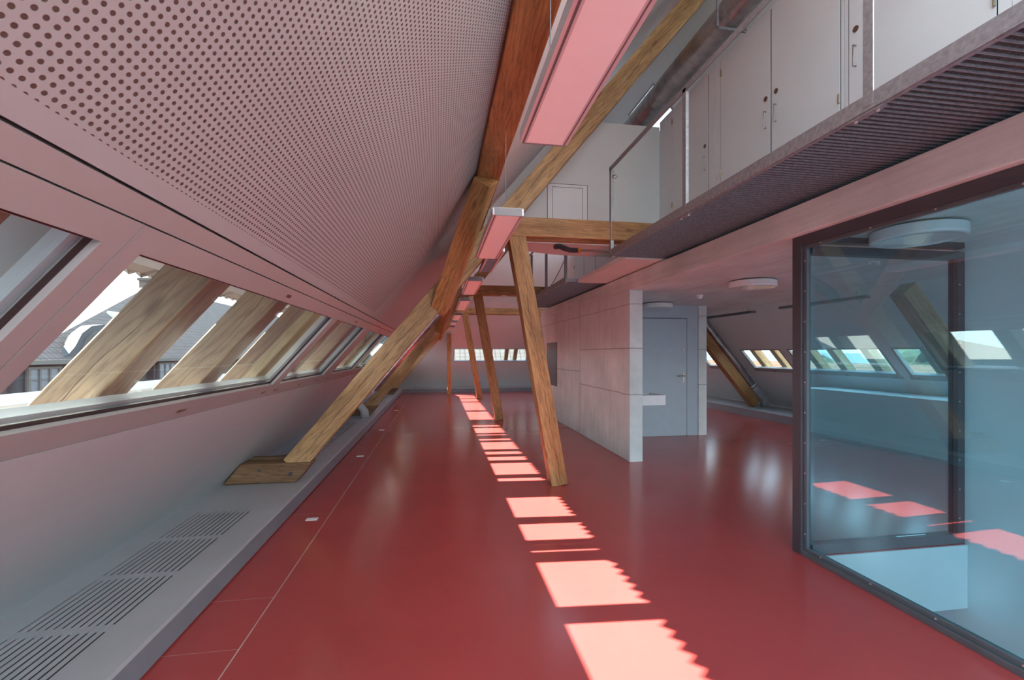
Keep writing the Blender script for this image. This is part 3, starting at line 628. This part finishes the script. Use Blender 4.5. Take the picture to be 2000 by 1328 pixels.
# ------------------------------------------------------------ CUPBOARDS on the walkway
XC = 3.0; ZB, ZT = 2.68, 4.63
def cupboard(y0, y1, doors, label, small=False):
    r = thing('cupboard', (XC+0.25, (y0+y1)/2, ZB), label, 'cupboard', 'white cupboards on the upper level')
    MB().box(XC-0.012, XC+0.5, y0+0.001, y1-0.001, ZB, ZT+0.03).build('body', 'cab', r)
    for (a, b, hside) in doors:
        d = MB().box(XC-0.016, XC-0.0121, a+0.003, b-0.003, ZB+0.01, ZT-0.01).build('door', 'cab', r, bevel=0.0015)
        MB().box(XC-0.0132, XC-0.0121, a-0.0029, a+0.0029, ZB, ZT).box(XC-0.0132, XC-0.0121, b-0.0029, b+0.0029, ZB, ZT).build('door_gap', 'black', r)
        yh = a+0.06 if hside < 0 else b-0.06; yo = b-0.008 if hside < 0 else a+0.008
        MB().tube([(XC-0.016, yh, 3.73), (XC-0.042, yh, 3.73), (XC-0.042, yh, 3.58), (XC-0.016, yh, 3.58)], 0.005, 8).build('handle', 'handle', d)
        MB().cyl((XC-0.016, yh, 3.85), (XC-0.022, yh, 3.85), 0.022, 16).build('lock', 'brown', d)
        for zz in (3.42, 4.50): MB().cyl((XC-0.022, yo, zz-0.035), (XC-0.022, yo, zz+0.035), 0.007, 8).build('hinge', 'brass', d)
cupboard(0.35, 1.955, [(0.45, 1.15, 1), (1.16, 1.88, -1)], 'white upper cupboard at the far right top of the photo')
cupboard(1.957, 2.96, [(2.02, 2.924, 1)], 'white single-door upper cupboard crossed by the nearest rail post')
cupboard(2.962, 4.58, [(2.994, 3.715, 1), (3.725, 4.47, -1)], 'white double-door upper cupboard with two facing pull handles')
cupboard(4.582, 5.84, [(4.70, 5.50, -1)], 'white upper cupboard next to the hatch wall')
cupboard(6.95, 8.4, [(7.0, 7.68, 1), (7.69, 8.36, -1)], 'white upper cupboard over the far walkway, nearer one')
cupboard(8.402, 9.85, [(8.45, 9.13, 1), (9.14, 9.82, -1)], 'white upper cupboard over the far walkway, farther one')

# ------------------------------------------------------------ DUCTS
du = thing('ventilation_duct', (2.86, 5.9, 3.1), 'large spiral ventilation duct running above the cupboards to the ridge', 'duct')
MB().tube([(2.86, -1.5, 4.87), (2.86, 9.5, 4.87)], 0.145, 56, 0.002, 0.135).build('spiral_pipe', 'duct', du)
for yy in (0.6, 2.6, 4.1): MB().box(2.70, 3.02, yy, yy+0.02, 4.69, 4.715).box(2.70, 2.72, yy, yy+0.02, 4.70, 5.6).box(3.0, 3.02, yy, yy+0.02, 4.70, 5.8).build('hanger', 'steel', du)
MB().cyl((2.86, 3.55, 4.87), (2.86, 3.75, 4.87), 0.153, 28).build('coupling', 'duct', du, True)
def leg_duct(side, yy, label, r=0.10):
    f = (lambda x: x) if side == 1 else (lambda x: 2*XR - x)
    off = 0.24 if side == -1 else 0.0
    th = thing('ventilation_duct', (f(-1.6), yy, 0.17), label, 'duct')
    if side == -1:
        P = lambda z: (f(legpt(z) - (0.12+r+0.01)/lz), yy, z)
        MB().tube([P(0.62), P(3.2)], r, 48, 0.002, 0.11).build('spiral_pipe', 'duct', th)
        q = Vector(P(0.62)); e0 = Vector(P(0.5))
        MB().tube([P(0.66), P(0.58), (e0.x+0.02, yy, 0.50), (e0.x+0.10, yy, 0.46), (e0.x+0.17, yy, 0.40), (e0.x+0.19, yy, 0.30), (e0.x+0.19, yy, 0.17)], r+0.012, 20).build('elbow', 'flex', th, True)
        MB().cyl(P(0.68), P(0.72), r+0.016, 24).build('coupling', 'screw', th, True)
    else:
        MB().tube([(-1.50, yy, 0.171), (-1.52, yy, 0.32), (-1.60, yy, 0.42), (-1.62, yy, 0.5), (legpt(0.75)-0.17, yy, 0.75)], r, 20).build('elbow', 'flex', th, True)
        MB().tube([(legpt(0.72)-0.19, yy, 0.72), (legpt(2.9)-0.19, yy, 2.9)], r, 48, 0.002, 0.11).build('spiral_pipe', 'duct', th)
leg_duct(-1, 10.25, 'shiny metal duct above the dark right strut, ending in a grey elbow')
leg_duct(1, 9.75, 'metal duct with pale foot on the left bench behind the front strut', 0.085)

# ------------------------------------------------------------ GLASS ENCLOSURE
ge = thing('glass_partition', (2.70, 1.5, 0), 'large dark-framed glass partition around the stairwell', 'glass partition')
X0, X1, YG = 2.66, 2.74, 3.09
MB().box(X0, X1, YG-0.085, YG, 0.0, 2.374).build('frame_post', 'anth', ge, bevel=0.002)
MB().box(X0, X1, -2.4, YG-0.086, 2.30, 2.374).build('frame_head', 'anth', ge, bevel=0.002)
MB().box(X0, X0+0.035, -2.4, YG-0.086, 0.0, 0.035).box(X0+0.036, X1, -2.4, YG-0.086, 0.0, 0.05).build('frame_sill', 'anth2', ge, bevel=0.002)
MB().box(X0+0.02, X0+0.045, -2.4, YG-0.087, 0.036, 0.060).box(X0+0.02, X0+0.045, -2.4, YG-0.087, 2.275, 2.30).box(X0+0.02, X0+0.045, YG-0.115, YG-0.087, 0.06, 2.275).build('glazing_bead', 'anth2', ge)
MB().box(X0+0.046, X0+0.054, -2.4, YG-0.088, 0.052, 2.298).build('front_pane', 'tglass', ge)
MB().box(X1+0.001, 4.10, 2.985, 3.055, 2.24, 2.30).box(X1+0.001, 4.10, 2.985, 3.055, 2.33, 2.374).build('back_head', 'anth', ge)
MB().box(X1+0.001, 4.10, 2.985, 3.055, 0.001, 0.075).build('back_sill', 'anth2', ge)
MB().box(4.035, 4.10, 2.985, 3.055, 0.076, 2.24).build('back_post', 'anth', ge)
MB().box(X1+0.001, 4.035, 3.018, 3.026, 0.076, 2.24).build('back_pane', 'tglass', ge)
def dot(p, n): MB().cyl(p, Vector(p)+Vector(n)*0.004, 0.0055, 8).build('screw', 'screw', ge)
for k in range(6): dot((X0+0.020, 2.85-0.38*k, 0.05), (-1,0,0)); dot((X0+0.020, 2.85-0.38*k, 2.287), (-1,0,0))
for k in range(10): dot((X0+0.020, YG-0.10, 0.16+0.225*k), (-1,0,0))
for k in range(9): dot((4.05, 2.985, 0.2+0.23*k), (0,-1,0))

# ------------------------------------------------------------ smaller things
bs = thing('wash_basin', (3.05, 6.7, 0.8), 'white block-shaped basin behind the end of the concrete wall', 'basin')
MB().sheet(lambda t_, h, y_: Vector((t_, y_, 0.86-h)), (2.795, 3.42), (6.5, 7.0), [(2.87, 3.36, 6.56, 6.94)], 0, 0.15).build('bowl', 'cab', bs, weld=True)
MB().box(2.86, 3.37, 6.55, 6.95, 0.71, 0.74).build('bowl_bottom', 'cab', bs)
wp = MB().box(2.592, 2.601, 9.85, 10.8, 0.76, 1.75).build('wall_panel', 'board', bevel=0.002); tag(wp, 'dark grey panel mounted on the concrete wall behind the nearest post', 'panel')
MB().box(2.588, 2.592, 10.6, 10.66, 1.62, 1.68).build('red_marker', 'orange', wp)

# ------------------------------------------------------------ OUTSIDE
h = thing('house', (-22, 28, -8), 'old house with a curved gable seen through the left window', 'house')
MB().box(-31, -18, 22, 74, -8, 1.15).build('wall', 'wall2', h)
MB().add([(-17.4, 21.7, 1.15), (-17.4, 75, 1.15), (-31.6, 75, 1.15), (-31.6, 21.7, 1.15), (-24.5, 43.4, 7.2), (-24.5, 75, 7.2)], [(0,1,5,4), (0,4,3), (3,4,5,2), (1,2,5), (0,3,2,1)]).build('roof', 'tilesgrey', h)
gp = [(24.6, -8), (30.2, -8), (30.2, 1.1), (29.6, 1.3), (29.2, 1.7), (28.8, 2.35), (28.2, 2.75), (27.4, 2.88), (26.6, 2.75), (26.0, 2.35), (25.6, 1.7), (25.2, 1.3), (24.6, 1.1)]
def gpr(poly, x0, x1):
    m = MB(); n = len(poly); vs = [(x0, y_, z_) for y_, z_ in poly] + [(x1, y_, z_) for y_, z_ in poly]
    return m.add(vs, [tuple(range(n)), tuple(range(2*n-1, n-1, -1))] + [(i, (i+1)%n, (i+1)%n+n, i+n) for i in range(n)])
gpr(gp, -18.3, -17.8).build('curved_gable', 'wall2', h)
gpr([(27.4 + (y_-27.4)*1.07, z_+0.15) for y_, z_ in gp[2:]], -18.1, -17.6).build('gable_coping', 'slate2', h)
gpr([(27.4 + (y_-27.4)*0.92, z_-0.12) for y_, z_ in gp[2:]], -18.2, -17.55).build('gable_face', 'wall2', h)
def wnd(y0, y1, z0, z1, n):
    f = MB().box(-17.62, -17.45, y0, y1, z0, z1).build('window', 'board', h)
    m = MB().box(-17.5, -17.40, y0-0.08, y1+0.08, z0-0.1, z0).box(-17.5, -17.40, y0-0.08, y1+0.08, z1, z1+0.1)
    for k in range(n+1): yy = y0+(y1-y0)*k/n; m.box(-17.5, -17.40, yy-0.05, yy+0.05, z0, z1)
    m.box(-17.5, -17.42, y0, y1, z0+(z1-z0)*0.5-0.02, z0+(z1-z0)*0.5+0.02); m.build('window_bars', 'stone', f)
wnd(26.8, 27.6, 1.65, 2.4, 2)
for a, b in ((22.7, 24.3), (32, 33.8), (36, 38)):
    MB().box(-18, -17.6, a-0.3, b+0.3, -1.0, 0.98).build('bay_wall', 'slate2', h); wnd(a, b, -0.15, 0.80, 3)
MB().box(-17.9, -17.2, 20, 74, 1.0, 1.2).build('cornice', 'stone', h); MB().box(-17.9, -17.2, 20, 74, -0.9, -0.75).build('string_course', 'stone', h)
MB().box(-25.0, -24.0, 43.0, 44.6, 5.5, 7.9).box(-25.1, -23.9, 42.9, 44.7, 7.65, 7.85).build('chimney', 'tilesgrey', h)
sk = MB().hexa([(-19.9, 32.6, 3.2), (-19.9, 33.5, 3.2), (-20.8, 33.5, 3.98), (-20.8, 32.6, 3.98), (-19.85, 32.6, 3.42), (-19.85, 33.5, 3.42), (-20.75, 33.5, 4.2), (-20.75, 32.6, 4.2)]).build('roof_skylight', 'slate', h)
lr = MB().prism([(-16, -8), (-16, -2.0), (-10.5, -0.5), (-5.5, -2.0), (-5.5, -8)], 6, 70).build('annex', 'tilesgrey'); tag(lr, 'lower tiled annex roof below the left windows', 'building')
def house2(name, x0, x1, y0, y1, ze, zr, mat, label, along='y'):
    r = thing(name, ((x0+x1)/2, (y0+y1)/2, -8), label, 'house')
    MB().box(x0+0.3, x1-0.3, y0+0.3, y1-0.3, -8, ze).build('wall', 'wall2', r)
    if along == 'y': MB().prism([(x0, ze), ((x0+x1)/2, zr), (x1, ze)], y0, y1).build('roof', mat, r)
    else:
        m = MB(); ym = (y0+y1)/2; m.add([(x0, y0, ze), (x0, ym, zr), (x0, y1, ze), (x1, y0, ze), (x1, ym, zr), (x1, y1, ze)], [(0,1,2), (5,4,3), (0,1,4,3), (1,2,5,4), (2,0,3,5)]); m.build('roof', mat, r)
house2('house', 20, 34, 8, 16, -3.5, 0.35, 'tiles', 'clay-tiled house seen low through the right windows')
house2('house', 22, 36, 18, 46, -3.0, 0.8, 'tiles', 'farther clay-tiled house seen through the right windows')
house2('house', -4.5, 14, 26, 44, -2.5, 6.5, 'tilespale', 'pale tiled roof filling the end wall windows', 'x')
def tree(x, y, zt, r, label):
    th = thing('tree', (x, y, -8), label, 'tree', 'trees beyond the roofs')
    MB().cyl((x, y, -8), (x, y, zt-r), 0.25, 8).build('trunk', 'bark', th)
    bm = bmesh.new()
    for k in range(5):
        o = Vector((random.uniform(-.5,.5)*r, random.uniform(-.5,.5)*r, random.uniform(-.9,.0)*r))
        q = bmesh.ops.create_icosphere(bm, subdivisions=3, radius=r*random.uniform(.5,.75), matrix=Matrix.Translation(Vector((x, y, zt-r*0.7))+o))
    for v in bm.verts: v.co += noise.noise_vector(v.co*1.1)*r*0.18 + noise.noise_vector(v.co*4)*r*0.06
    me = bpy.data.meshes.new('crown'); bm.to_mesh(me); bm.free(); me.materials.append(M['leaf'])
    c = bpy.data.objects.new('crown', me); COL.objects.link(c); c.parent = th; c.matrix_parent_inverse = th.matrix_basis.inverted()
TLB = ['round green tree over the nearer clay roof', 'small green tree between the two clay roofs', 'tall dark tree over the start of the long clay roof', 'green tree over the middle of the long clay roof', 'broad tree behind the end of the long clay roof', 'leftmost broad tree beyond the clay roofs', 'rightmost low green tree beyond the clay roofs']
for k, (x, y, zt, r) in enumerate([(48, 22, 2.3, 2.4), (56, 29, 1.9, 2.6), (46, 31, 2.6, 2.6), (58, 37, 2.1, 2.8), (48, 41, 2.5, 2.8), (46, 50, 2.2, 2.8), (56, 17, 1.8, 2.4)]):
    tree(x, y, zt, r, TLB[k])
